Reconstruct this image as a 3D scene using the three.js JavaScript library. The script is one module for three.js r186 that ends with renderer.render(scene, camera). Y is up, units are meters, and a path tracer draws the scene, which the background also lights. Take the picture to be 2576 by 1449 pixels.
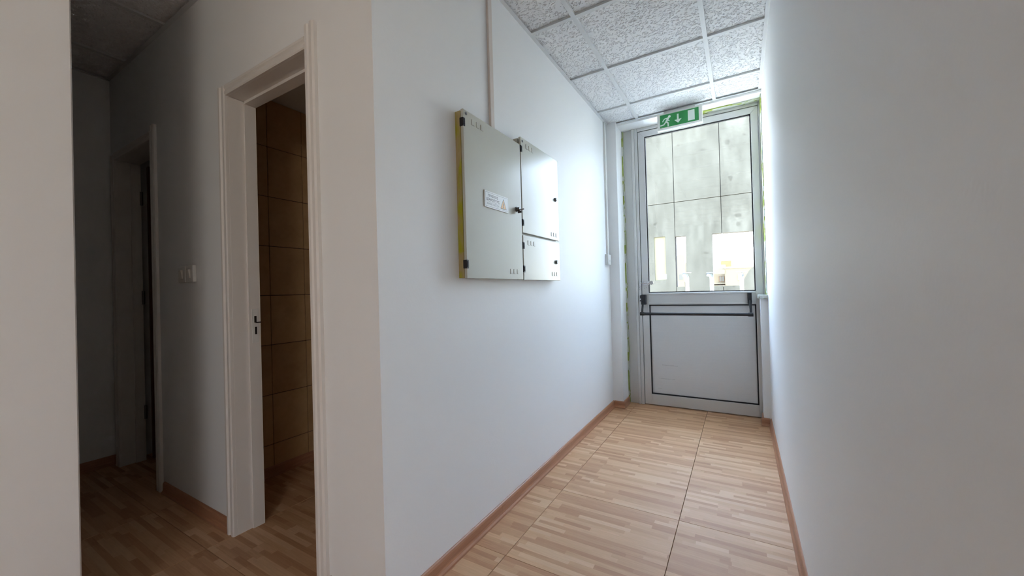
import * as THREE from 'three';
import { RoundedBoxGeometry } from 'three/addons/geometries/RoundedBoxGeometry.js';
import { mergeGeometries } from 'three/addons/utils/BufferGeometryUtils.js';
import { ImprovedNoise } from 'three/addons/math/ImprovedNoise.js';
import { RectAreaLightUniformsLib } from 'three/addons/lights/RectAreaLightUniformsLib.js';

// ---------------------------------------------------------------- camera, sky, sun, exposure
const scene = new THREE.Scene();
const EYE = 1.0748;                                   // camera height above the floor, metres
const camera = new THREE.PerspectiveCamera(2 * Math.atan(724.5 / 971.03) * 180 / Math.PI, 2576 / 1449, 0.02, 400);
camera.position.set(0, EYE, 0);
camera.rotation.set(0.0069, 0.5347, -0.0274, 'YXZ');

const renderer = new THREE.WebGLRenderer({ antialias: true });
renderer.toneMapping = THREE.LinearToneMapping;
renderer.toneMappingExposure = 2.05;
renderer.shadowMap.enabled = true;
RectAreaLightUniformsLib.init();

{ // pale hazy sky: near white at the horizon, bluer and brighter above the view to light the corridor
  const W = 128, Hh = 64, d = new Float32Array(W * Hh * 4);
  const hor = [4.6, 4.7, 4.9], up = [5.0, 6.6, 10.5];
  for (let j = 0; j < Hh; j++) for (let i = 0; i < W; i++) {
    const e = ((j + 0.5) / Hh - 0.5) * Math.PI, t = Math.min(1, Math.max(0, e) / 0.7), s = Math.pow(t, 0.6), o = (j * W + i) * 4;
    for (let c = 0; c < 3; c++) d[o + c] = hor[c] + (up[c] - hor[c]) * s;
    d[o + 3] = 1;
  }
  const t = new THREE.DataTexture(d, W, Hh, THREE.RGBAFormat, THREE.FloatType);
  t.mapping = THREE.EquirectangularReflectionMapping; t.magFilter = THREE.LinearFilter; t.needsUpdate = true;
  scene.background = t;
  scene.backgroundIntensity = 1.0;
}
const sun = new THREE.DirectionalLight(0xfdfbff, 105);
sun.position.set(10, 17.5, -6 - 0.7); sun.target.position.set(0, 0, -6);
sun.castShadow = true; sun.shadow.mapSize.set(2048, 2048);
Object.assign(sun.shadow.camera, { left: -14, right: 14, top: 14, bottom: -14, near: 1, far: 60 });
scene.add(sun, sun.target);

// light at the unseen hall window, placed to light the near walls
const unseenHallLight = new THREE.RectAreaLight(0xffe8d8, 3.4, 1.4, 0.9);
unseenHallLight.name = 'unseen_hall_light';
unseenHallLight.position.set(2.0, 1.55, 3.1);
scene.add(unseenHallLight);

// ---------------------------------------------------------------- helpers
let seed = 7;
const rnd = () => { seed = (seed * 1664525 + 1013904223) >>> 0; return seed / 4294967296; };
const lerp = (a, b, t) => a + (b - a) * t;
const NZ = new ImprovedNoise();
const used = new Map();
function numbered(n) { const k = used.get(n) ?? 0; used.set(n, k + 1); return k ? `${n}_${String(k).padStart(3, '0')}` : n; }
const V = (x, y, z) => new THREE.Vector3(x, y, z);

function thing(name, label, category, base = [0, 0, 0], extra = {}) {
  const g = new THREE.Group(); g.name = numbered(name); g.position.set(...base);
  g.userData = { label, category, ...extra }; scene.add(g); return g;
}
const structure = (name, label, category, base) => thing(name, label, category, base, { kind: 'structure' });
function rootOf(o) { while (o.parent && o.parent !== scene) o = o.parent; return o; }
function part(parent, name, geo, mat, label) {          // geometry in world metres
  const b = rootOf(parent).position;
  geo.translate(-b.x, -b.y, -b.z);
  const m = new THREE.Mesh(geo, mat); m.name = name; m.castShadow = m.receiveShadow = true;
  if (label) m.userData.label = label;
  parent.add(m); return m;
}
function sub(parent, name) { const g = new THREE.Group(); g.name = name; parent.add(g); return g; }
function solo(name, geo, mat, label, category, extra = {}) {
  geo.computeBoundingBox(); const c = geo.boundingBox.getCenter(V(0, 0, 0)), y0 = geo.boundingBox.min.y;
  geo.translate(-c.x, -y0, -c.z);
  const m = new THREE.Mesh(geo, mat); m.name = numbered(name); m.position.set(c.x, y0, c.z);
  m.castShadow = m.receiveShadow = true; m.userData = { label, category, ...extra }; scene.add(m); return m;
}
const wallPiece = (name, geo, mat, label, category = 'wall') => solo(name, geo, mat, label, category, { kind: 'structure' });
function uvMetres(geo) {                                  // planar uv in metres by the face direction
  const g = geo.index ? geo.toNonIndexed() : geo, p = g.attributes.position, n = g.attributes.normal, uv = new Float32Array(p.count * 2);
  for (let i = 0; i < p.count; i++) {
    const ax = Math.abs(n.getX(i)), ay = Math.abs(n.getY(i)), az = Math.abs(n.getZ(i)), x = p.getX(i), y = p.getY(i), z = p.getZ(i);
    if (ay >= ax && ay >= az) { uv[2 * i] = x; uv[2 * i + 1] = z; }
    else if (ax >= az) { uv[2 * i] = z; uv[2 * i + 1] = y; } else { uv[2 * i] = x; uv[2 * i + 1] = y; }
  }
  g.setAttribute('uv', new THREE.BufferAttribute(uv, 2)); return g;
}
function box(x0, x1, y0, y1, z0, z1, r = 0) {
  const w = Math.abs(x1 - x0), h = Math.abs(y1 - y0), d = Math.abs(z1 - z0);
  const rr = Math.min(r, w * 0.49, h * 0.49, d * 0.49);
  const g = rr > 0 ? new RoundedBoxGeometry(w, h, d, 2, rr) : new THREE.BoxGeometry(w, h, d);
  g.translate((x0 + x1) / 2, (y0 + y1) / 2, (z0 + z1) / 2);
  return uvMetres(g);
}
function cyl(r, a, b, seg = 20, r2 = r) {                 // cylinder between two points
  const A = V(...a), B = V(...b), L = A.distanceTo(B), g = new THREE.CylinderGeometry(r2, r, L, seg);
  g.translate(0, L / 2, 0);
  g.applyQuaternion(new THREE.Quaternion().setFromUnitVectors(V(0, 1, 0), B.clone().sub(A).normalize()));
  g.translate(A.x, A.y, A.z); return g.toNonIndexed();
}
function tube(pts, r, seg = 40, rad = 12) {
  return new THREE.TubeGeometry(new THREE.CatmullRomCurve3(pts.map((p) => V(...p)), false, 'catmullrom', 0.1), seg, r, rad, false).toNonIndexed();
}
const merge = (list) => mergeGeometries(list.map((g) => (g.index ? g.toNonIndexed() : g)), false);
function extrudeXY(points, holes, z0, z1, bevel = 0) {    // outline in x-y, thickness along z
  const s = new THREE.Shape(points.map((p) => new THREE.Vector2(...p)));
  for (const h of holes) s.holes.push(new THREE.Path(h.map((p) => new THREE.Vector2(...p))));
  const g = new THREE.ExtrudeGeometry(s, { depth: Math.abs(z1 - z0) - 2 * bevel, bevelEnabled: bevel > 0, bevelThickness: bevel, bevelSize: bevel, bevelOffset: -bevel, bevelSegments: 1, curveSegments: 24 });
  g.translate(0, 0, Math.min(z0, z1) + bevel); return uvMetres(g);
}
const rect = (x0, x1, y0, y1) => [[x0, y0], [x1, y0], [x1, y1], [x0, y1]];
// a profile (distance from the wall, height) run along the wall from a to b, standing out towards n
function moulding(profile, a, b, n, up = V(0, 1, 0)) {
  let A = V(...a), B = V(...b); const N = V(...n).normalize();
  let dir = B.clone().sub(A).normalize();
  if (N.clone().cross(up).dot(dir) < 0) { [A, B] = [B, A]; dir = dir.negate(); }
  const L = A.distanceTo(B), s = new THREE.Shape(profile.map((p) => new THREE.Vector2(...p)));
  const g = new THREE.ExtrudeGeometry(s, { depth: L, bevelEnabled: false });
  const p = g.attributes.position, uv = g.attributes.uv;
  for (let i = 0; i < p.count; i++) uv.setXY(i, p.getZ(i) + A.x * 0.7 + A.z * 0.3, p.getY(i) + p.getX(i));
  g.applyMatrix4(new THREE.Matrix4().makeBasis(N, up, dir)); g.translate(A.x, A.y, A.z);
  g.computeVertexNormals(); return g;
}

// ---------------------------------------------------------------- textures and materials
function pixelTexture(w, h, f, srgb = true) {
  const d = new Uint8Array(w * h * 4);
  for (let j = 0; j < h; j++) for (let i = 0; i < w; i++) {
    const c = f(i, j), o = (j * w + i) * 4;
    d[o] = Math.max(0, Math.min(255, c[0])); d[o + 1] = Math.max(0, Math.min(255, c[1])); d[o + 2] = Math.max(0, Math.min(255, c[2])); d[o + 3] = 255;
  }
  const t = new THREE.DataTexture(d, w, h); t.wrapS = t.wrapT = THREE.RepeatWrapping; t.magFilter = THREE.LinearFilter; t.minFilter = THREE.LinearMipmapLinearFilter;
  if (srgb) t.colorSpace = THREE.SRGBColorSpace; t.needsUpdate = true; return t;
}
function metres(t, u, v = u) { t.repeat.set(1 / u, 1 / v); return t; }
// noise that repeats after w x h pixels
function tileNoise(i, j, w, h, fx, fy, s = 0) {
  const a = i / w, b = j / h, n = (x, y) => NZ.noise(x * fx, y * fy, s + 0.5);
  return (n(a, b) * (1 - a) + n(a - 1, b) * a) * (1 - b) + (n(a, b - 1) * (1 - a) + n(a - 1, b - 1) * a) * b;
}
function canvas(w, h, draw) {
  const c = document.createElement('canvas'); c.width = w; c.height = h; draw(c.getContext('2d'), w, h);
  const t = new THREE.CanvasTexture(c); t.colorSpace = THREE.SRGBColorSpace; t.anisotropy = 8; return t;
}
const std = (o) => new THREE.MeshStandardMaterial(o);
const hex = (c) => new THREE.Color(c);

const rollerBump = metres(pixelTexture(512, 512, (i, j) => { const v = 128 + 70 * tileNoise(i, j, 512, 512, 90, 90) + 50 * tileNoise(i, j, 512, 512, 30, 30, 3); return [v, v, v]; }, false), 0.5);
const M = {};
M.wall = std({ name: 'white_wall_paint', color: hex('#f4f5f5'), roughness: 0.55, bumpMap: rollerBump, bumpScale: 0.0004 });
M.white = std({ name: 'white_gloss_paint', color: hex('#e8e4df'), roughness: 0.38 });
M.plastic = std({ name: 'white_plastic', color: hex('#e2e2de'), roughness: 0.4 });
M.trunk = std({ name: 'pinkish_white_plastic', color: hex('#ddd3cb'), roughness: 0.42 });
M.gridBar = std({ name: 'white_enamel_bar', color: hex('#d9dbdb'), roughness: 0.45 });
M.dark = std({ name: 'dark_cavity', color: hex('#1a1614'), roughness: 0.9 });
M.black = std({ name: 'black_plastic', color: hex('#1b1b20'), roughness: 0.42 });
M.rubber = std({ name: 'black_gasket', color: hex('#1c1d22'), roughness: 0.7 });
M.alu = std({ name: 'anodised_aluminium', color: hex('#d2d3d2'), roughness: 0.42, metalness: 0.35 });
M.aluDark = std({ name: 'grey_aluminium_sheet', color: hex('#c2c4c6'), roughness: 0.5, metalness: 0.2 });
{ // kick panel sheet with a few dark scuff marks; the texture covers the panel once
  const t = pixelTexture(512, 512, (i, j) => {
    const n = 3 * tileNoise(i, j, 512, 512, 6, 220) + 2 * tileNoise(i, j, 512, 512, 90, 90, 4), x = i / 512, y = j / 512;
    let m = 0;
    for (const [a, b, c, w] of [[0.11, 0.27, 0.327, 0.006], [0.07, 0.24, 0.175, 0.005], [0.06, 0.1, 0.06, 0.006]]) if (x > a && x < b && Math.abs(y - c - 0.02 * (a - x)) < w * (0.5 + 0.8 * Math.abs(tileNoise(i, j, 512, 512, 40, 10, 8)))) m = Math.max(m, 0.1 + 0.5 * Math.max(0, tileNoise(i, j, 512, 512, 26, 60, 2) + 0.25));
    return [222 + n - 100 * m, 223 + n - 100 * m, 223 + n - 100 * m];
  });
  t.repeat.set(1 / 0.818, 1 / 0.802); t.offset.set(0.718 / 0.818, -0.106 / 0.802);
  M.kick = std({ name: 'scuffed_grey_sheet', map: t, roughness: 0.5, metalness: 0.1 });
}
M.chrome = std({ name: 'chrome', color: hex('#c9cacc'), roughness: 0.2, metalness: 1 });
M.steel = std({ name: 'dull_steel', color: hex('#77787a'), roughness: 0.4, metalness: 0.9 });
M.glass = new THREE.MeshPhysicalMaterial({ name: 'door_glass', color: 0xfbfdf6, transmission: 1, thickness: 0, ior: 1.5, roughness: 0.0 });
M.slab = std({ name: 'grey_screed', color: hex('#4a4642'), roughness: 0.95 });

// mineral fibre ceiling tile: short fissures and pin holes, as real pits in the tile face
const TILE_N = 1024, pits = new Float32Array(TILE_N * TILE_N);      // depth 0..1 over 0.6 m
{
  const N = TILE_N;
  const dot = (x, y, r, dep) => {
    for (let b = -Math.ceil(r) - 1; b <= Math.ceil(r) + 1; b++) for (let a = -Math.ceil(r) - 1; a <= Math.ceil(r) + 1; a++) {
      const q = Math.hypot(a, b) / r; if (q > 1.25) continue;
      const o = (((Math.round(y) + b) % N + N) % N) * N + ((Math.round(x) + a) % N + N) % N;
      pits[o] = Math.max(pits[o], dep * Math.min(1, (1.25 - q) * 2.2));
    }
  };
  for (let k = 0; k < 1500; k++) dot(rnd() * N, rnd() * N, 2 + rnd() * 1.5, 0.5 + rnd() * 0.5);
  for (let k = 0; k < 1250; k++) {
    let x = rnd() * N, y = rnd() * N, a = rnd() * 1.4 - 0.7 + (rnd() < 0.5 ? 0 : Math.PI); const L = 5 + rnd() * 14, dep = 0.6 + rnd() * 0.4, r = 2.1 + rnd() * 1.2;
    for (let q = 0; q < L; q++) { dot(x, y, r, dep); a += (rnd() - 0.5) * 0.9; x += Math.cos(a) * 1.5; y += Math.sin(a) * 1.5; }
  }
  M.tile = std({ name: 'mineral_fibre', color: hex('#ebecec'), roughness: 0.95 });
}
function pittedFace(x0, x1, z0, z1, y, depth, ou, ov, swap) {       // underside of a tile, looking down
  const step = 0.0021, nx = Math.round((x1 - x0) / step), nz = Math.round((z1 - z0) / step), P = new Float32Array((nx + 1) * (nz + 1) * 3), I = [], K = TILE_N / 0.6, N = TILE_N;
  for (let b = 0, o = 0; b <= nz; b++) for (let a = 0; a <= nx; a++) {
    const x = x0 + (x1 - x0) * a / nx, z = z0 + (z1 - z0) * b / nz, u = Math.round(((swap ? z : x) + ou) * K), v = Math.round(((swap ? x : z) + ov) * K);
    let d = 0; for (let q = -1; q <= 1; q++) for (let p = -1; p <= 1; p++) d += pits[(((v + q) % N + N) % N) * N + ((u + p) % N + N) % N];
    P[o++] = x; P[o++] = y + depth * d / 9; P[o++] = z;
    if (a < nx && b < nz) { const k = b * (nx + 1) + a; I.push(k, k + 1, k + nx + 1, k + 1, k + nx + 2, k + nx + 1); }
  }
  const g = new THREE.BufferGeometry(); g.setAttribute('position', new THREE.BufferAttribute(P, 3)); g.setIndex(I); g.computeVertexNormals(); return g;
}
// laminate printed as narrow parquet strips that run along x; 1.156 m square holds 48 strips
{
  const N = 1024, rows = 48, tone = [], tones = [[215, 171, 131], [204, 158, 119], [192, 144, 106], [209, 164, 124], [221, 181, 142], [198, 151, 113]];
  for (let r = 0; r < rows; r++) { const cuts = []; let x = rnd() * 200; while (x < N + 100) { cuts.push([x, tones[Math.floor(rnd() * tones.length)], rnd()]); x += 150 + rnd() * 280; } tone.push(cuts); }
  const at = (i, r) => { const c = tone[r]; let q = c[c.length - 1]; for (const k of c) if (k[0] <= i) q = k; if (i < c[0][0]) q = c[c.length - 1]; return q; };
  M.floorMap = metres(pixelTexture(N, N, (i, j) => {
    const r = Math.floor(j / N * rows) % rows, q = at(i, r), s = q[2] * 40;
    const g = 11 * tileNoise(i, j, N, N, 9, 190, s) + 8 * tileNoise(i, j, N, N, 30, 420, s + 9) + 7 * tileNoise(i, j, N, N, 4, 26, s + 5);
    return [q[1][0] + g, q[1][1] + g, q[1][2] + g * 0.9];
  }), 1.156);
  M.floor = std({ name: 'parquet_print_laminate', map: M.floorMap, roughness: 0.55 });
}
M.skirt = std({ name: 'brown_wood_skirting', map: metres(pixelTexture(512, 128, (i, j) => { const g = 16 * tileNoise(i, j, 512, 128, 5, 26) + 10 * tileNoise(i, j, 512, 128, 20, 60, 4); return [178 + g, 128 + g, 98 + g * 0.8]; }), 0.8, 0.12), roughness: 0.42 });
M.doorWood = std({ name: 'dark_brown_wood', map: metres(pixelTexture(256, 512, (i, j) => { const g = 18 * tileNoise(i, j, 256, 512, 30, 4) + 8 * tileNoise(i, j, 256, 512, 80, 12, 3); return [92 + g, 50 + g * 0.8, 34 + g * 0.6]; }), 0.5, 1), roughness: 0.45 });
M.ceramic = [0, 1, 2].map((k) => std({ name: 'brown_glazed_tile', roughness: 0.3, map: metres(pixelTexture(256, 256, (i, j) => { const g = 14 * tileNoise(i, j, 256, 256, 5, 5, k * 7) + 8 * tileNoise(i, j, 256, 256, 22, 22, k * 7 + 2); return [206 + g - k * 4, 170 + g - k * 4, 124 + g - k * 3]; }), 0.5) }));
M.grout = std({ name: 'dark_grout', color: hex('#4b3a2a'), roughness: 0.95 });
M.enamel = std({ name: 'beige_grey_enamel', color: hex('#c6c6ba'), roughness: 0.24 });
M.smeared = std({
  name: 'beige_enamel_with_yellow_smears', roughness: 0.4, map: metres(pixelTexture(64, 512, (i, j) => {
    const y = j / 512 * 0.8, m = Math.max(0, Math.min(1, 2.4 * tileNoise(i, j, 64, 512, 3, 12, 2) + (y > 0.44 ? 0.55 : 0.12)));
    const n = 8 * tileNoise(i, j, 64, 512, 8, 60, 5);
    return [lerp(176, 168, m) + n, lerp(158, 166, m) + n, lerp(110, 28, m) + n];
  }), 0.06, 0.8),
});
M.rough = std({
  name: 'bare_plaster_with_green_paint', roughness: 0.9, bumpMap: rollerBump, bumpScale: 0.004, map: metres(pixelTexture(256, 512, (i, j) => {
    const a = tileNoise(i, j, 256, 512, 5, 14, 1) + 0.5 * tileNoise(i, j, 256, 512, 14, 40, 6), g = a > 0.1 ? 1 : a > 0.0 ? (a / 0.1) : 0, n = 16 * tileNoise(i, j, 256, 512, 30, 60, 3);
    return [lerp(200, 142, g) + n, lerp(206, 158, g) + n, lerp(196, 74, g) + n];
  }), 0.5, 1),
});
M.marble = std({ name: 'grey_marble', roughness: 0.4, map: metres(pixelTexture(256, 256, (i, j) => { const a = tileNoise(i, j, 256, 256, 9, 9, 1), g = a > 0.15 ? 1 : 0, n = 20 * tileNoise(i, j, 256, 256, 40, 40, 3); return [lerp(198, 150, g) + n, lerp(200, 156, g) + n, lerp(194, 120, g) + n]; }), 0.2) });
M.concrete = std({
  name: 'fair_faced_concrete', roughness: 0.9, map: metres(pixelTexture(512, 512, (i, j) => {
    const n = 16 * tileNoise(i, j, 512, 512, 4, 3) + 12 * tileNoise(i, j, 512, 512, 22, 6, 3) + 8 * tileNoise(i, j, 512, 512, 60, 60, 6), v = tileNoise(i, j, 512, 512, 14, 14, 9) > 0.42 ? -14 : 0;
    return [75 + n + v, 72 + n + v, 63 + n + v];
  }), 2.4),
});
M.board = std({ name: 'pale_infill_board', color: hex('#6c6750'), roughness: 0.85 });
M.paving = std({ name: 'pale_terrace_paving', roughness: 0.85, map: metres(pixelTexture(256, 256, (i, j) => { const n = 14 * tileNoise(i, j, 256, 256, 8, 8) + 8 * tileNoise(i, j, 256, 256, 50, 50, 2); return [172 + n, 175 + n, 178 + n]; }), 1.5) });
M.render = std({ name: 'cream_render', color: hex('#6d6450'), roughness: 0.9 });
M.renderPale = std({ name: 'pale_render', color: hex('#766d5c'), roughness: 0.9 });
M.roofTile = std({ name: 'terracotta', color: hex('#6b4e35'), roughness: 0.9 });
M.farGlass = std({ name: 'far_window_glass', color: hex('#4c4a44'), roughness: 0.3 });
M.pipe = std({ name: 'galvanised_pipe', color: hex('#8a9098'), roughness: 0.45, metalness: 0.3 });

// ---------------------------------------------------------------- room shell
const H = 2.552, XL = -1.016, XR = 0.174, ZE = -0.861, ZW = -0.976, XW = -3.6, XN = -1.763, ZN = -0.34, ZD = -3.67, ZP = -3.46, ZB = 3.2, ZH = 0.5, TOP = 2.62;

// floor: slab with square laminate panels
{
  const f = structure('floor', 'floor of square laminate panels printed as light parquet strips', 'floor', [0, -0.2, 0]);
  part(f, 'screed', box(-3.9, 3.7, -0.2, -0.024, -3.8, 3.4), M.slab);
  const xs = [], zs = [], PX = 0.579, PZ = 0.578;
  for (let k = -5; k <= 8; k++) xs.push(-0.8515 + k * PX);
  for (let k = -6; k <= 8; k++) zs.push(-0.75 + k * PZ);
  for (let a = 0; a + 1 < xs.length; a++) for (let b = 0; b + 1 < zs.length; b++) {
    let [x0, x1, z0, z1] = [xs[a], xs[a + 1], zs[b], zs[b + 1]];
    if (z1 > 3.3 || x0 > XR + 0.2 && z0 < ZH - 0.2 || x1 < XN && z0 > ZN || x1 < -2.7 && z1 < -2.4) continue;
    if (x1 < XL && z1 < -2.4) continue;
    z0 = Math.max(z0, -3.69);
    if (z1 - z0 < 0.05) continue;
    const g = box(x0 + 0.0012, x1 - 0.0012, -0.02, 0, z0 + 0.0009, z1 - 0.0009, 0.0009);
    const uv = g.attributes.uv, ou = rnd() * 1.156, ov = Math.floor(rnd() * 48) * 1.156 / 48 - z0;
    for (let i = 0; i < uv.count; i++) uv.setXY(i, uv.getX(i) + ou, uv.getY(i) + ov);
    part(f, 'floor_panel', g, M.floor);
  }
}
// ceiling: slab, lay-in tiles and white T bars
{
  const c = structure('ceiling', 'suspended ceiling of fissured mineral tiles in a white grid', 'ceiling', [0, H, 0]);
  part(c, 'slab', box(-3.9, 3.7, TOP, TOP + 0.2, -3.9, 3.4), M.slab);
  const T = 0.6, bw = 0.012;
  const area = (X0, X1, Z0, Z1, gx, gz) => {
    const lines = (lo, hi, g) => { const o = [lo]; let v = g + Math.ceil((lo - g) / T) * T; for (; v < hi - 0.005; v += T) if (v > lo + 0.005) o.push(v); o.push(hi); return o; };
    const xs = lines(X0, X1, gx), zs = lines(Z0, Z1, gz);
    for (let a = 0; a + 1 < xs.length; a++) for (let b = 0; b + 1 < zs.length; b++) {
      const ou = rnd(), ov = rnd(), swap = rnd() < 0.35, near = X0 === XL && zs[b] < -1.3 || X1 === XN && xs[a] < -1.9;
      const t = part(c, 'ceiling_tile', box(xs[a], xs[a + 1], H + (near ? 0.02 : 0.013), H + 0.03, zs[b], zs[b + 1]), M.tile);
      if (near) part(t, 'fissured_face', pittedFace(xs[a], xs[a + 1], zs[b], zs[b + 1], H + 0.013, 0.006, ou, ov, swap), M.tile);
    }
    for (let a = 1; a + 1 < xs.length; a++) part(c, 'grid_bar', box(xs[a] - bw, xs[a] + bw, H, H + 0.0128, Z0, Z1), M.gridBar);
    for (let b = 1; b + 1 < zs.length; b++) for (let a = 0; a + 1 < xs.length; a++)
      part(c, 'cross_bar', box(xs[a] + (a ? bw : 0), xs[a + 1] - (a + 2 < xs.length ? bw : 0), H + 0.0004, H + 0.0128, zs[b] - bw, zs[b] + bw), M.gridBar);
    for (const [x0, x1, z0, z1] of [[X0, X0 + 0.02, Z0, Z1], [X1 - 0.02, X1, Z0, Z1], [X0, X1, Z0, Z0 + 0.02], [X0, X1, Z1 - 0.02, Z1]])
      part(c, 'wall_angle', box(x0, x1, H - 0.0012, H + 0.001, z0, z1), M.gridBar);
  };
  area(XL, XR, -3.5, ZE - 0.001, -0.7425, -2.593);
  area(XN, XR, ZE, ZB, -0.7425, -2.593);
  area(XR, 3.4, ZH, ZB, -0.7425, -2.593);
  area(XW, XN, ZE, ZN, -2.636, ZE - 0.002);
}
// walls, each with thickness
wallPiece('wall_right', merge([box(XR, XR + 0.2, 0, TOP, -3.85, ZH), box(0.126, XR, 0, 0.962, -3.64, ZP - 0.02)]), M.wall, 'long plain white wall running along to the glazed exit door');
wallPiece('wall_left', extrudeWallLeft(), M.wall, 'white corridor wall that carries the electrical cabinets');
function extrudeWallLeft() {                                // wall with the pilaster beside the exit door
  const s = [[XL - 0.1, -3.85], [-0.926, -3.85], [-0.926, ZP], [XL, ZP], [XL, ZE], [XL - 0.1, ZE]].map(([x, z]) => [x, -z]);
  const g = extrudeXY(s, [], 0, TOP); g.rotateX(-Math.PI / 2); g.computeVertexNormals(); return uvMetres(g);
}
wallPiece('wall_above_door', box(-0.926, XR, 2.535, TOP, -3.85, -3.5), M.wall, 'narrow white lintel above the glazed exit door');
{ // wall with the two doorways
  const d1 = [-2.01, -1.36], d2 = [-3.51, -2.865];
  const o = [[XW - 0.1, 0], [d2[0], 0], [d2[0], 2.02], [d2[1], 2.02], [d2[1], 0], [d1[0], 0], [d1[0], 2.02], [d1[1], 2.02], [d1[1], 0], [XL - 0.1, 0], [XL - 0.1, TOP], [XW - 0.1, TOP]];
  wallPiece('wall_passage', extrudeXY(o, [], ZW, ZE), M.wall, 'shaded white wall of the side passage with two doorways');
}
wallPiece('wall_end', box(XW - 0.1, XW, 0, TOP, ZE, ZN), M.wall, 'dark narrow white wall closing the end of the side passage');
{ const g = extrudeXY([[XW - 0.1, 0.24], [XW - 0.1, 0.34], [XN - 0.004, 0.34], [XN, 0.336], [XN, -ZB], [XN - 0.1, -ZB], [XN - 0.1, 0.24]], [], 0, TOP); g.rotateX(-Math.PI / 2); g.computeVertexNormals();
  wallPiece('wall_near', uvMetres(g), M.wall, 'plain grey-white wall whose edge borders the dark side passage'); }
{ // unseen hall behind the camera: widened right, window placed to light the near walls
  const X2 = 3.4, w0 = 1.3, w1 = 2.7, h0 = 1.1, h1 = 2.0;
  wallPiece('wall_hall_unseen', extrudeXY(rect(XN - 0.1, X2 + 0.2, 0, TOP), [rect(w0, w1, h0, h1)], ZB, ZB + 0.2), M.wall, 'white end wall of the unseen hall with a window opening that lights the near walls');
  wallPiece('wall_hall_side_unseen', merge([box(X2, X2 + 0.2, 0, TOP, ZH - 0.2, ZB), box(XR + 0.2, X2, 0, TOP, ZH - 0.2, ZH)]), M.wall, 'white walls closing the wide part of the unseen hall');
  const w = structure('window_1', 'unseen white framed window behind the camera, placed to light the near walls', 'window', [(w0 + w1) / 2, h0, ZB + 0.1]), f = 0.04, m = (w0 + w1) / 2;
  for (const [x0, x1, y0, y1] of [[w0, w0 + f, h0, h1], [w1 - f, w1, h0, h1], [w0 + f, w1 - f, h0, h0 + f], [w0 + f, w1 - f, h1 - f, h1], [m - f / 2, m + f / 2, h0 + f, h1 - f]]) part(w, 'window_frame', box(x0, x1, y0, y1, ZB + 0.08, ZB + 0.13, 0.004), M.white);
  for (const [x0, x1] of [[w0 + f, m - f / 2], [m + f / 2, w1 - f]]) part(w, 'pane', box(x0, x1, h0 + f, h1 - f, ZB + 0.103, ZB + 0.105), M.glass);
}
// rooms behind the two doorways
{
  wallPiece('wall_rooms', merge([box(XW - 0.1, XL - 0.1, 0, TOP, -2.3, -2.2), box(XW - 0.1, XW, 0, TOP, -2.2, ZW), box(-2.62, -2.466, 0, TOP, -2.2, ZW)]), M.wall, 'walls of the dark rooms behind the passage doorways');
  wallPiece('ceiling_washroom', box(-2.466, XL - 0.1, 2.285, 2.31, -2.2, ZW), M.wall, 'low white ceiling of the dark washroom', 'ceiling');
  const tw = structure('wall_tiled', 'brown tiled washroom wall seen through the open doorway', 'wall', [-2.466, 0, -1.6]);
  part(tw, 'grout_bed', box(-2.466, -2.456, 0, 2.284, -2.199, ZW - 0.001), M.grout);
  const zs = [ZW - 0.002, -1.05, -1.265, -1.48, -1.695, -1.91, -2.125, -2.198], ys = [0.0, 0.19, 0.488, 0.787, 1.086, 1.385, 1.686, 1.99, 2.283];
  for (let a = 0; a + 1 < zs.length; a++) for (let b = 0; b + 1 < ys.length; b++) {
    const g = box(-2.457, -2.449, ys[b] + 0.002, ys[b + 1] - 0.002, zs[a + 1] + 0.002, zs[a] - 0.002, 0.001);
    part(tw, 'wall_tile', g, M.ceramic[Math.floor(rnd() * 3)]);
  }
}
// bare plaster round the exit door frame and the small stone ledge
wallPiece('trim_1', merge([box(0.168, XR, 0.991, 2.534, -3.665, -3.53), box(-0.926, -0.914, 0.0, 2.534, -3.7, -3.647), box(-0.35, 0.168, 2.526, 2.535, -3.668, -3.60)]), M.rough, 'bare plaster with green paint remnants round the exit door frame', 'plaster');
wallPiece('trim_2', box(0.112, 0.186, 0.963, 0.99, -3.635, -3.44, 0.003), M.marble, 'small chipped stone ledge beside the exit door', 'ledge');

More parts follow.
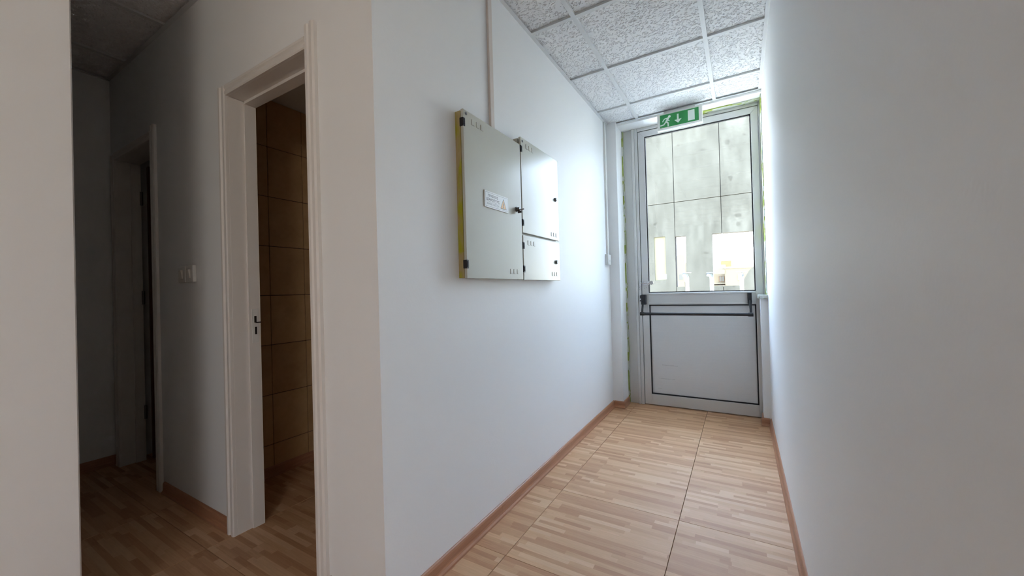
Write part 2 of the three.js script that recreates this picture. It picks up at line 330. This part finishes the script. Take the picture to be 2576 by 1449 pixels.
// skirting boards
{
  const prof = [[0, 0], [0.018, 0], [0.0175, 0.008], [0.012, 0.015], [0.0105, 0.022], [0.0105, 0.05], [0.007, 0.058], [0.003, 0.061], [0, 0.061]];
  const set = (name, label, runs) => {
    const s = structure(name, label, 'skirting', [(runs[0][0][0] + runs[0][1][0]) / 2, 0, (runs[0][0][1] + runs[0][1][1]) / 2]);
    for (const [a, b, n] of runs) part(s, 'skirting_piece', moulding(prof, [a[0], 0, a[1]], [b[0], 0, b[1]], n), M.skirt);
  };
  set('baseboard_left', 'brown wood skirting along the cabinet wall and round the pilaster', [
    [[XL, ZE], [XL, -1.55], [1, 0, 0]], [[XL, -1.5505], [XL, -2.42], [1, 0, 0]], [[XL, -2.4205], [XL, ZP], [1, 0, 0]],
    [[XL + 0.011, ZP], [-0.908, ZP], [0, 0, 1]], [[-0.926, ZP], [-0.926, -3.645], [1, 0, 0]]]);
  set('baseboard_right', 'brown wood skirting along the long plain right wall', [[[XR, ZH], [XR, -1.2], [-1, 0, 0]], [[XR, -1.2005], [XR, ZP - 0.02], [-1, 0, 0]], [[0.108, ZP - 0.02], [XR - 0.012, ZP - 0.02], [0, 0, 1]], [[0.126, ZP - 0.02], [0.126, -3.62], [-1, 0, 0]]]);
  set('baseboard_passage', 'brown wood skirting of the side passage between the two doorways', [[[-2.8, ZE], [-2.06, ZE], [0, 0, 1]], [[-1.305, ZE], [XL + 0.01, ZE], [0, 0, 1]]]);
  set('baseboard_end', 'brown wood skirting at the dark end of the passage', [[[XW, ZE], [XW, ZN], [1, 0, 0]]]);
  set('baseboard_washroom', 'dark wood skirting under the brown wall tiles', [[[-2.449, ZW], [-2.449, -2.19], [1, 0, 0]]]);
}

// ---------------------------------------------------------------- doorways of the passage
{
  const arch = [[0, 0], [0.012, 0], [0.016, 0.006], [0.016, 0.02], [0.0115, 0.026], [0.0115, 0.033], [0.018, 0.04], [0.018, 0.052], [0.013, 0.06], [0, 0.06]];
  // an architrave leg: the profile's height runs across the leg, outwards from the opening
  const leg = (x, dir, y1) => moulding(arch, [x, 0, ZE], [x, y1, ZE], [0, 0, 1], V(dir, 0, 0));
  const doorway = (name, label, x0, x1, yl, yr, base) => {
    const d = structure(name, label, 'doorway', base), hd = 1.998;
    part(d, 'architrave', leg(x0, -1, yl), M.white); part(d, 'architrave', leg(x1, 1, yr), M.white);
    part(d, 'architrave', moulding(arch.map(([a, b]) => [a * 0.85, b * 0.78]), [x0, hd, ZE], [x1, hd, ZE], [0, 0, 1]), M.white);
    part(d, 'jamb', box(x0 - 0.015, x0, 0, hd, ZW, ZE, 0.002), M.white);
    part(d, 'jamb', box(x1, x1 + 0.015, 0, hd, ZW, ZE, 0.002), M.white);
    part(d, 'head_lining', box(x0, x1, hd, hd + 0.018, ZW, ZE, 0.002), M.white);
    return d;
  };
  const d2 = doorway('door_2', 'white framed open doorway showing brown wall tiles inside', -1.99, -1.372, 2.04, 2.08, [-1.68, 0, ZE]);
  // rebate stop: the inner part of the lining stands 1 cm proud
  part(d2, 'door_stop', box(-1.99, -1.981, 0, 1.99, ZW, -0.925, 0.001), M.white);
  part(d2, 'door_stop', box(-1.381, -1.372, 0, 1.99, ZW, -0.925, 0.001), M.white);
  part(d2, 'door_stop', box(-1.981, -1.381, 1.985, 1.998, ZW, -0.925, 0.001), M.white);
  const sp = part(d2, 'strike_plate', box(-1.982, -1.9795, 0.862, 1.022, -0.966, -0.937, 0.0008), M.plastic, 'painted strike plate with two dark slots');
  part(sp, 'slot', box(-1.9802, -1.979, 0.957, 0.988, -0.957, -0.947), M.dark);
  part(sp, 'slot', box(-1.9802, -1.979, 0.902, 0.937, -0.958, -0.949), M.dark);
  part(sp, 'latch_lip', box(-1.9802, -1.9755, 0.955, 0.960, -0.975, -0.952, 0.001), M.dark);
  const d3 = doorway('door_3', 'white framed doorway at the far end of the dark passage', -3.49, -2.88, 2.03, 2.07, [-3.18, 0, ZE]);
  part(d3, 'door_stop', box(-3.49, -3.481, 0, 1.99, ZW, -0.925, 0.001), M.white);
  part(d3, 'door_stop', box(-2.889, -2.88, 0, 1.99, ZW, -0.925, 0.001), M.white);
  const leaf = box(0, 0.6, 0.01, 1.985, -0.02, 0.02, 0.003); leaf.rotateY(1.42); leaf.translate(-3.452, 0, ZW - 0.024);
  const lf = part(d3, 'door_leaf', leaf, M.doorWood, 'dark brown wooden door leaf standing open');
  for (const y of [0.28, 1.05, 1.72]) part(lf, 'hinge', cyl(0.008, [-3.47, y, ZW + 0.002], [-3.47, y + 0.09, ZW + 0.002], 10), M.steel);
}
// light switches
for (const [x0, x1] of [[-2.52, -2.436], [-2.43, -2.346]]) {
  const s = thing('light_switch', x0 < -2.5 ? 'white single rocker light switch on the passage wall, farther from the tiled doorway' : 'white single rocker light switch on the passage wall, next to the tiled doorway', 'switch', [(x0 + x1) / 2, 1.162, ZE], { group: 'pair of light switches in the passage' });
  part(s, 'plate', box(x0, x1, 1.162, 1.248, ZE, ZE + 0.016, 0.004), M.plastic);
  const xm = (x0 + x1) / 2, rk = box(-0.014, 0.014, -0.022, 0.022, -0.004, 0.006, 0.002); rk.rotateX(0.16); rk.translate(xm, 1.205, ZE + 0.0165);
  part(s, 'rocker', rk, M.plastic);
}

// ---------------------------------------------------------------- exit door
{
  const d = structure('door_1', 'grey aluminium exit door, glazed above and panelled below', 'door', [-0.36, 0, ZD]);
  const zf = -3.66, L = [-0.779, 0.153], T0 = 2.498;
  part(d, 'frame_filler', box(-0.915, -0.838, 0.0, 2.534, -3.72, ZD, 0.002), M.alu);
  part(d, 'frame_bead', box(-0.837, -0.812, 0.0, 2.534, -3.72, -3.645, 0.006), M.alu);
  part(d, 'frame_jamb', box(-0.811, -0.784, 0.0, 2.534, -3.72, -3.655, 0.003), M.alu);
  part(d, 'frame_jamb', box(0.157, 0.174, 0.0, 2.534, -3.72, -3.655, 0.003), M.alu);
  part(d, 'frame_head', box(-0.783, 0.156, 2.503, 2.534, -3.72, -3.658, 0.003), M.alu);
  part(d, 'frame_rebate', merge([box(-0.8, -0.757, 0, 2.534, -3.74, -3.705), box(0.135, 0.174, 0, 2.534, -3.74, -3.705), box(-0.8, 0.174, 2.475, 2.534, -3.74, -3.705)]), M.aluDark);
  part(d, 'threshold', box(-0.8, 0.174, -0.02, 0.03, -3.76, -3.704, 0.002), M.aluDark);
  // leaf members with mitred top corners
  const B = 0.0015, gl = [-0.722, 0.104], gt = 2.446, gb = 1.02, pt = 0.912, pb = 0.102;
  const mem = (pts) => extrudeXY(pts, [], zf - 0.04, zf, B);
  part(d, 'leaf_stile', mem([[L[0], 0.008], [gl[0], 0.008], [gl[0], gt], [L[0], T0]]), M.alu);
  part(d, 'leaf_stile', mem([[gl[1], 0.008], [L[1], 0.008], [L[1], T0], [gl[1], gt]]), M.alu);
  part(d, 'leaf_top_rail', mem([[L[0], T0], [gl[0], gt], [gl[1], gt], [L[1], T0]]), M.alu);
  const mr = part(d, 'leaf_mid_rail', mem(rect(gl[0], gl[1], pt, gb)), M.alu);
  part(mr, 'rail_bead', box(gl[0], gl[1], 1.001, 1.016, zf - 0.002, zf + 0.006, 0.002), M.alu);
  part(mr, 'rail_bead', box(gl[0], gl[1], 0.916, 0.93, zf - 0.002, zf + 0.006, 0.002), M.alu);
  part(d, 'leaf_bottom_rail', mem(rect(gl[0], gl[1], 0.008, pb)), M.alu);
  const gasket = (x0, x1, y0, y1, w) => merge([box(x0, x0 + w, y0, y1, zf - 0.022, zf - 0.006), box(x1 - w, x1, y0, y1, zf - 0.022, zf - 0.006), box(x0, x1, y1 - w, y1, zf - 0.022, zf - 0.006), box(x0, x1, y0, y0 + w, zf - 0.022, zf - 0.006)]);
  part(d, 'glass_gasket', gasket(gl[0], gl[1], gb, gt, 0.008), M.rubber);
  part(d, 'panel_gasket', gasket(gl[0], gl[1], pb, pt, 0.009), M.rubber);
  const gp = part(d, 'glass_pane', box(gl[0] + 0.002, gl[1] - 0.002, gb + 0.002, gt - 0.002, zf - 0.027, zf - 0.0225), M.glass);
  part(d, 'kick_panel', box(gl[0] + 0.004, gl[1] - 0.004, pb + 0.004, pt - 0.004, zf - 0.03, zf - 0.018), M.kick);
  // sticker on the glass
  const st = canvas(128, 80, (c, w, h) => { c.fillStyle = '#dbe8e4'; c.fillRect(0, 0, w, h); c.fillStyle = '#9cc4c4'; seed = 99; for (let k = 0; k < 46; k++) c.fillRect(8 + rnd() * 106, 8 + Math.floor(rnd() * 8) * 8, 3 + rnd() * 9, 3); });
  part(gp, 'sticker', (() => { const g = new THREE.PlaneGeometry(0.072, 0.047); g.translate(-0.604, 1.163, zf - 0.0222); return g; })(), new THREE.MeshPhysicalMaterial({ name: 'translucent_printed_sticker', map: st, roughness: 0.95, transmission: 0.6, thickness: 0 }), 'small pale printed sticker');
  // push bar
  const pbr = sub(d, 'push_bar'); pbr.userData.label = 'black panic push bar';
  part(pbr, 'housing', box(-0.782, -0.742, 0.915, 1.006, zf, zf + 0.05, 0.004), M.black);
  part(pbr, 'housing', box(0.044, 0.074, 0.918, 1.008, zf, zf + 0.045, 0.004), M.black);
  part(pbr, 'arm', tube([[-0.765, 0.95, zf + 0.04], [-0.766, 0.88, zf + 0.075], [-0.766, 0.838, zf + 0.095]], 0.009), M.black);
  part(pbr, 'arm', tube([[0.06, 0.95, zf + 0.035], [0.064, 0.88, zf + 0.075], [0.064, 0.838, zf + 0.095]], 0.009), M.black);
  part(pbr, 'bar', merge([cyl(0.0125, [-0.75, 0.836, zf + 0.1], [0.05, 0.836, zf + 0.1]), cyl(0.0155, [-0.78, 0.836, zf + 0.1], [-0.745, 0.836, zf + 0.1]), cyl(0.0155, [0.045, 0.836, zf + 0.1], [0.08, 0.836, zf + 0.1])]), M.black);
  part(pbr, 'latch_keep', merge([box(-0.797, -0.784, 0.945, 1.0, -3.66, -3.635, 0.002), box(-0.797, -0.784, 0.945, 0.952, -3.64, -3.63, 0.001)]), M.black);
  part(pbr, 'latch_tongue', box(-0.796, -0.783, 0.955, 0.972, -3.64, -3.629, 0.002), M.chrome);
  // slide bolt
  const sb = sub(d, 'slide_bolt'); sb.userData.label = 'chrome slide bolt';
  part(sb, 'bolt_plate', merge([box(-0.776, -0.715, 1.094, 1.128, zf, zf + 0.003, 0.001), box(-0.802, -0.784, 1.092, 1.13, -3.655, -3.652, 0.001)]), M.chrome);
  part(sb, 'bolt_rod', merge([cyl(0.0065, [-0.8, 1.111, zf + 0.012], [-0.71, 1.111, zf + 0.012], 14), box(-0.796, -0.786, 1.1, 1.122, -3.652, -3.64, 0.003), box(-0.772, -0.762, 1.1, 1.122, zf + 0.002, zf + 0.02, 0.003), box(-0.732, -0.722, 1.1, 1.122, zf + 0.002, zf + 0.02, 0.003)]), M.chrome);
  part(sb, 'bolt_knob', (() => { const g = new THREE.CylinderGeometry(0.019, 0.019, 0.008, 6); g.rotateX(Math.PI / 2); g.translate(-0.695, 1.111, zf + 0.012); return g.toNonIndexed(); })(), M.chrome);
  const holes = sub(d, 'screw_holes');
  for (const [x, y, z] of [[-0.756, 1.064, zf], [-0.742, 1.068, zf], [-0.801, 1.072, -3.655], [-0.8, 1.055, -3.655], [-0.788, 1.055, -3.655]]) part(holes, 'screw_hole', cyl(0.0022, [x, y, z - 0.001], [x, y, z + 0.0006], 8), M.dark);
}

// ---------------------------------------------------------------- exit sign
{
  const s = thing('exit_sign', 'green emergency exit sign with running man and down arrow above the door', 'sign', [-0.398, 2.39, -3.475]);
  const x0 = -0.572, x1 = -0.226, y0 = 2.388, y1 = 2.53, zf = -3.455;
  part(s, 'bracket', box(-0.52, -0.28, 2.5, 2.551, -3.5, -3.475, 0.003), M.plastic);
  part(s, 'housing', box(x0, x1, y0, y1, zf - 0.03, zf - 0.004, 0.006), M.plastic);
  part(s, 'rim', extrudeXY(rect(x0 + 0.004, x1 - 0.004, y0 + 0.004, y1 - 0.004), [rect(x0 + 0.022, x1 - 0.026, y0 + 0.02, y1 - 0.012)], zf - 0.005, zf + 0.004, 0.001), M.plastic);
  const W = 1024, Hh = 384, tex = canvas(W, Hh, (c, w, h) => {
    c.fillStyle = '#067f38'; c.fillRect(0, 0, w, h);
    c.strokeStyle = '#bfe8c4'; c.lineWidth = 9; c.strokeRect(4, 4, w - 8, h - 8);
    c.fillStyle = c.strokeStyle = '#e3efe6'; c.lineCap = 'butt'; c.lineJoin = 'miter';
    c.beginPath(); c.arc(262, 84, 36, 0, 7); c.fill();
    const ln = (pts, wd) => { c.lineWidth = wd; c.beginPath(); pts.forEach((p, i) => (i ? c.lineTo(...p) : c.moveTo(...p))); c.stroke(); };
    ln([[236, 106], [172, 224]], 56); ln([[226, 118], [128, 128], [74, 206]], 26); ln([[218, 132], [222, 178], [262, 208]], 26);
    ln([[176, 206], [108, 290], [14, 302]], 36); ln([[170, 216], [224, 262], [226, 360]], 36);
    ln([[484, 62], [484, 226]], 46); c.beginPath(); c.moveTo(390, 222); c.lineTo(584, 210); c.lineTo(488, 318); c.closePath(); c.fill();
    c.fillRect(742, 40, 172, 288);
    c.fillStyle = '#9fd6a4'; c.fillRect(22, 352, 22, 8); c.fillRect(50, 344, 40, 6); c.fillRect(60, 356, 46, 5);
  });
  const g = new THREE.PlaneGeometry(x1 - x0 - 0.046, y1 - y0 - 0.03); g.translate((x0 + 0.022 + x1 - 0.026) / 2, (y0 + 0.02 + y1 - 0.012) / 2, zf - 0.0025);
  part(s, 'sign_face', g, std({ name: 'exit_sign_print', map: tex, roughness: 0.35 }), 'green face with white running man, down arrow and door');
}

// ---------------------------------------------------------------- cable trunking and junction box
solo('cable_trunking', box(XL, XL + 0.013, 1.83, H - 0.0015, -1.572, -1.542, 0.0015), M.trunk, 'white cable trunking from the ceiling down to the large cabinet', 'trunking');
solo('cable_trunking', box(XL, XL + 0.016, 1.372, H - 0.0015, -3.402, -3.372, 0.0015), M.plastic, 'thin cable trunking in the corner above the small junction box', 'trunking');
{
  const j = thing('junction_box', 'small white junction box on the cabinet wall beside the pilaster', 'junction box', [XL, 1.278, -3.37]);
  part(j, 'body', box(XL, XL + 0.02, 1.278, 1.372, -3.42, -3.33, 0.002), M.plastic);
  part(j, 'lid', box(XL + 0.02, XL + 0.027, 1.28, 1.37, -3.418, -3.332, 0.003), M.plastic);
  part(j, 'mark', box(XL + 0.0268, XL + 0.0275, 1.308, 1.32, -3.385, -3.378), M.steel);
}

// ---------------------------------------------------------------- electrical cabinets
{
  const xb = XL + 0.028, xd = XL + 0.033, xf = XL + 0.046;             // box front, door back, door front
  const louvres = (parent, z, y) => { for (let k = 0; k < 3; k++) { const zz = z - k * 0.033; part(parent, 'vent_louvre', box(xf - 0.001, xf + 0.0022, y - 0.012, y + 0.012, zz - 0.008, zz + 0.008, 0.001), M.enamel); part(parent, 'vent_slot', box(xf - 0.001, xf + 0.0006, y - 0.0125, y + 0.011, zz - 0.0098, zz - 0.008), M.dark); } };
  const hinge = (parent, z, y) => { part(parent, 'hinge', merge([box(xd - 0.004, xf + 0.002, y - 0.018, y + 0.018, z - 0.012, z + 0.004, 0.002), box(xf + 0.001, xf + 0.004, y - 0.012, y + 0.012, z - 0.009, z - 0.002, 0.001)]), M.black); };
  const lock = (parent, z, y, key) => {
    const m = part(parent, 'lock', merge([cyl(0.0125, [xf - 0.001, y, z], [xf + 0.006, y, z], 20), cyl(0.0095, [xf + 0.006, y, z], [xf + (key ? 0.022 : 0.011), y, z], 16)]), M.steel);
    if (key) part(parent, 'key', merge([box(xf + 0.02, xf + 0.045, y - 0.006, y - 0.001, z - 0.0015, z + 0.0015), box(xf + 0.006, xf + 0.03, y - 0.02, y - 0.008, z - 0.006, z - 0.002, 0.002)]), M.steel);
    return m;
  };
  const screw = (parent, z, y) => part(parent, 'cap_screw', merge([cyl(0.0072, [xf - 0.001, y, z], [xf + 0.0012, y, z], 14), cyl(0.0035, [xf + 0.001, y, z], [xf + 0.0024, y, z], 8)]), M.steel);
  const doorBox = (z0, z1, y0, y1) => box(xd, xf, y0, y1, z0, z1, 0.002);

  const a = thing('electrical_cabinet', 'large beige metal electrical cabinet with a main switch warning plate', 'cabinet', [XL, 1.131, -1.52]);
  part(a, 'body', box(XL, xb, 1.133, 1.834, -1.752, -1.282, 0.0015), M.smeared, 'cabinet side with yellow smears');
  const da = part(a, 'door', doorBox(-1.757, -1.278, 1.131, 1.836), M.enamel);
  hinge(da, -1.278, 1.782); hinge(da, -1.278, 1.19); louvres(da, -1.345, 1.8); louvres(da, -1.635, 1.17); screw(da, -1.298, 1.822); lock(da, -1.702, 1.487, true);
  const tex = canvas(1024, 384, (c, w, h) => {
    c.fillStyle = '#e9ebea'; c.fillRect(0, 0, w, h); c.strokeStyle = '#55585c'; c.lineWidth = 5; c.strokeRect(34, 30, w - 68, h - 60);
    c.fillStyle = '#26282b'; c.textAlign = 'center'; c.textBaseline = 'middle';
    const fit = (s, y, font, width) => { c.font = font; const k = width / c.measureText(s).width; c.save(); c.translate(340, y); c.scale(k, 1); c.fillText(s, 0, 0); c.restore(); };
    fit('ΓΕΝΙΚΟΣ', 98, 'bold 86px sans-serif', 430); fit('ΔΙΑΚΟΠΤΗΣ', 186, 'bold 86px sans-serif', 560);
    c.fillRect(80, 236, 540, 5); fit('MAIN SWITCH', 290, '76px sans-serif', 520);
    c.fillStyle = '#f0b866'; c.strokeStyle = '#26282b'; c.lineWidth = 16; c.lineJoin = 'round'; c.beginPath(); c.moveTo(800, 78); c.lineTo(930, 318); c.lineTo(670, 318); c.closePath(); c.fill(); c.stroke();
    c.fillStyle = '#26282b'; c.beginPath(); [[812, 138], [770, 224], [800, 216], [782, 270], [770, 264], [786, 306], [822, 276], [808, 274], [834, 198], [802, 206], [826, 142]].forEach((p, i) => (i ? c.lineTo(...p) : c.moveTo(...p))); c.closePath(); c.fill();
  });
  const plate = part(a, 'warning_plate', box(xf - 0.0005, xf + 0.004, 1.452, 1.527, -1.617, -1.414, 0.001), M.plastic, 'white main switch warning plate');
  const pg = new THREE.PlaneGeometry(0.2, 0.0735); pg.rotateY(Math.PI / 2); pg.translate(xf + 0.0044, 1.4895, -1.5155);
  part(plate, 'print', pg, std({ name: 'warning_plate_print', map: tex, roughness: 0.35 }), 'black lettering and an orange lightning triangle');

  const b = thing('electrical_cabinet', 'beige metal electrical cabinet with two small doors, beside the large one', 'cabinet', [XL, 1.129, -2.0]);
  part(b, 'body', box(XL, xb, 1.131, 1.877, -2.23, -1.768, 0.0015), M.enamel);
  const d1 = part(b, 'door', doorBox(-2.236, -1.766, 1.377, 1.88), M.enamel);
  hinge(d1, -1.768, 1.818); hinge(d1, -1.768, 1.43); louvres(d1, -1.83, 1.845); louvres(d1, -2.125, 1.408); screw(d1, -1.786, 1.862); lock(d1, -2.19, 1.628, false);
  const d2 = part(b, 'door', doorBox(-2.236, -1.766, 1.129, 1.363), M.enamel);
  hinge(d2, -1.768, 1.31); hinge(d2, -1.768, 1.187); louvres(d2, -1.825, 1.328); louvres(d2, -2.122, 1.168); lock(d2, -2.178, 1.242, false);
}

// ---------------------------------------------------------------- outside: terrace, concrete screen wall, posts, far houses
wallPiece('terrace', box(-5, 1.149, -0.25, -0.03, -6.1, -3.85), M.paving, 'unseen pale paved landing outside the exit door, sized to bounce sunlight indoors', 'terrace');  // out of view; extent and tone set for the sun bounce on the ceiling
wallPiece('added_wall_landing', box(1.15, 1.3, -14, 2.949, -6.1, -3.86), M.concrete, 'added grey side wall by the landing, out of view, blocks sky light from the corridor');  // added out of view to cut sky light on the left corridor wall
wallPiece('ground_yard', box(-60, 60, -15, -14, -150, -4), M.slab, 'unseen dark ground far below the landing', 'ground');  // out of view, kept dark so little light bounces onto the concrete
{
  const z = -10, s = thing('concrete_wall', 'tall pale concrete screen wall with openings, outside the exit door', 'wall', [-0.4, -14, z], { kind: 'structure' });
  const g = 0.006, j1 = -1.325, j2 = -0.335, xs = [-4.3, -3.3, -2.315, j1, j2, 0.62], hy = 3.092, top = 5.0;
  for (let k = 0; k + 1 < xs.length; k++) part(s, 'wall_panel', box(xs[k] + g, xs[k + 1] - g, hy + g, top, z - 0.2, z, 0.004), M.concrete);
  const lower = (x0, x1, holes) => extrudeXY(rect(x0 + g, x1 - g, -14, hy - g), holes, z - 0.2, z, 0.003);
  part(s, 'wall_panel', lower(xs[0], xs[1], []), M.concrete);
  part(s, 'wall_panel', lower(xs[1], xs[2], []), M.concrete);
  part(s, 'wall_panel', lower(xs[2], j1, [rect(-1.81, -1.55, 1.226, 2.29)]), M.concrete);
  part(s, 'infill_board', box(-1.81, -1.55, 1.226, 2.29, z - 0.1, z - 0.03), M.board, 'pale board closing a narrow opening');
  // column with the narrow opening beside the joint, then the wide opening across the next joint
  part(s, 'wall_panel', extrudeXY([[j1 + g, -14], [j2 - g, -14], [j2 - g, 1.054], [-0.536, 1.054], [-0.536, 2.26], [j2 - g, 2.26], [j2 - g, hy - g], [j1 + g, hy - g], [j1 + g, 2.268], [-1.092, 2.268], [-1.106, 1.06], [j1 + g, 1.06]], [], z - 0.2, z), M.concrete);
  part(s, 'wall_panel', extrudeXY([[j2 + g, -14], [0.62, -14], [0.62, hy - g], [j2 + g, hy - g], [j2 + g, 2.257], [0.29, 2.25], [0.29, 1.05], [j2 + g, 1.054]], [], z - 0.2, z), M.concrete);
  part(s, 'joint_filler', merge([box(j1 - 0.02, j1 + 0.0055, -5, top - 0.1, z - 0.19, z - 0.03), box(j2 - 0.02, j2 + 0.02, 2.27, top - 0.1, z - 0.19, z - 0.03), box(j2 - 0.02, j2 + 0.02, -5, 1.04, z - 0.19, z - 0.03), box(xs[0], xs[5], hy - 0.02, hy + 0.02, z - 0.19, z - 0.03)]), M.dark);
}
{
  const pts = [[-0.06, -14], [-0.06, 0.93], [-0.008, 1.04], [0.036, 1.133], [0.071, 1.196], [0.1, 1.25], [0.121, 1.289], [0.142, 1.33], [0.178, 1.381], [0.21, 1.405], [0.239, 1.417], [0.32, 1.43], [0.6, 1.43], [0.6, -14]];
  solo('concrete_parapet', extrudeXY(pts, [], -9.15, -9), M.concrete, 'low concrete parapet with a curved sloping edge before the screen wall', 'parapet');
}
for (const [x, h, dx, lbl] of [[-0.566, 1.215, -1, 'bent grey metal post outside the door glass, before the narrow wall opening'], [-0.297, 1.205, -1, 'bent grey metal post outside the door glass, left of the wide wall opening'], [0.012, 1.2, 0.35, 'bent grey metal post outside the door glass, before the curved parapet']]) {
  const z = -5.2, p = thing('railing_post', lbl, 'post', [x, -0.03, z], { group: 'bent metal posts on the terrace' });
  const pts = [[x, -0.03, z], [x, 0.5, z], [x, h - 0.05, z], [x + dx * 0.006, h - 0.02, z], [x + dx * 0.022, h - 0.003, z], [x + dx * 0.05, h, z]];
  part(p, 'pipe', tube(pts, 0.021, 60, 14), M.pipe);
  part(p, 'open_end', cyl(0.017, [x + dx * 0.0495, h, z], [x + dx * 0.052, h - 0.001, z], 16), M.dark);
  part(p, 'saddle', box(x - 0.05, x + 0.045, h + 0.018, h + 0.023, z - 0.02, z + 0.02, 0.001), M.pipe);
}
{ // houses far beyond the terrace, seen through the openings
  const z = -90;
  const a = thing('apartment_building', 'cream apartment building with a roof terrace seen through the wide wall opening', 'building', [1, -14, z - 5]);
  part(a, 'wall', box(-2.7, 9, -14, 4.35, z - 12, z), M.render);
  part(a, 'parapet', box(-2.75, 9.05, 4.35, 4.75, z - 12, z + 0.1), M.renderPale);
  for (const [x, y] of [[-0.45, 1.9], [2.5, 1.9], [5.3, 1.9]]) { const w = part(a, 'window', box(x, x + 1.15, y, y + 1.25, z - 0.05, z + 0.08), M.renderPale); part(w, 'pane', box(x + 0.1, x + 1.05, y + 0.1, y + 1.15, z + 0.06, z + 0.1), M.plastic); }
  part(a, 'balcony_wall', box(-6.4, -2.7, 3.3, 4.2, z - 0.4, z + 0.2), M.render);
  part(a, 'balcony_back', box(-6.4, -2.7, -14, 5.3, z - 9, z - 2), M.renderPale);
  part(a, 'balcony_slab', box(-6.4, -2.7, 1.0, 1.3, z - 2, z + 0.2), M.renderPale);
  part(a, 'balcony_wall', box(-6.4, -2.7, -0.2, 1.25, z - 0.4, z + 0.2), M.render);
  const bw = part(a, 'window', box(-3.9, -2.8, 1.7, 2.9, z - 2, z - 1.9), M.roofTile); part(bw, 'pane', box(-3.8, -3.38, 1.8, 2.85, z - 1.92, z - 1.87), M.farGlass); part(bw, 'pane', box(-3.3, -2.9, 1.8, 2.85, z - 1.92, z - 1.87), M.farGlass);
  part(a, 'stair_house', box(-3.6, -1.6, 4.7, 6.3, z - 10, z - 6), M.roofTile);
  part(a, 'water_tank', box(-1.5, 0.4, 4.9, 6.2, z - 9, z - 7.5), M.renderPale);
  const b = thing('apartment_building', 'pale tower block behind the narrow wall opening', 'building', [-12, -14, z]);
  part(b, 'wall', box(-16, -10.3, -14, 7.7, z - 10, z), M.render);
  part(b, 'parapet', box(-10.3, -7, -14, 6.0, z - 12, z - 1), M.renderPale);
  for (const [x, y] of [[-11.4, 2.4], [-9.4, 2.4], [-11.4, -0.6], [-9.4, -0.6]]) part(b, 'window', box(x, x + 0.9, y, y + 1.2, z - 1.2, z + 0.04), M.farGlass);
}

renderer.render(scene, camera);
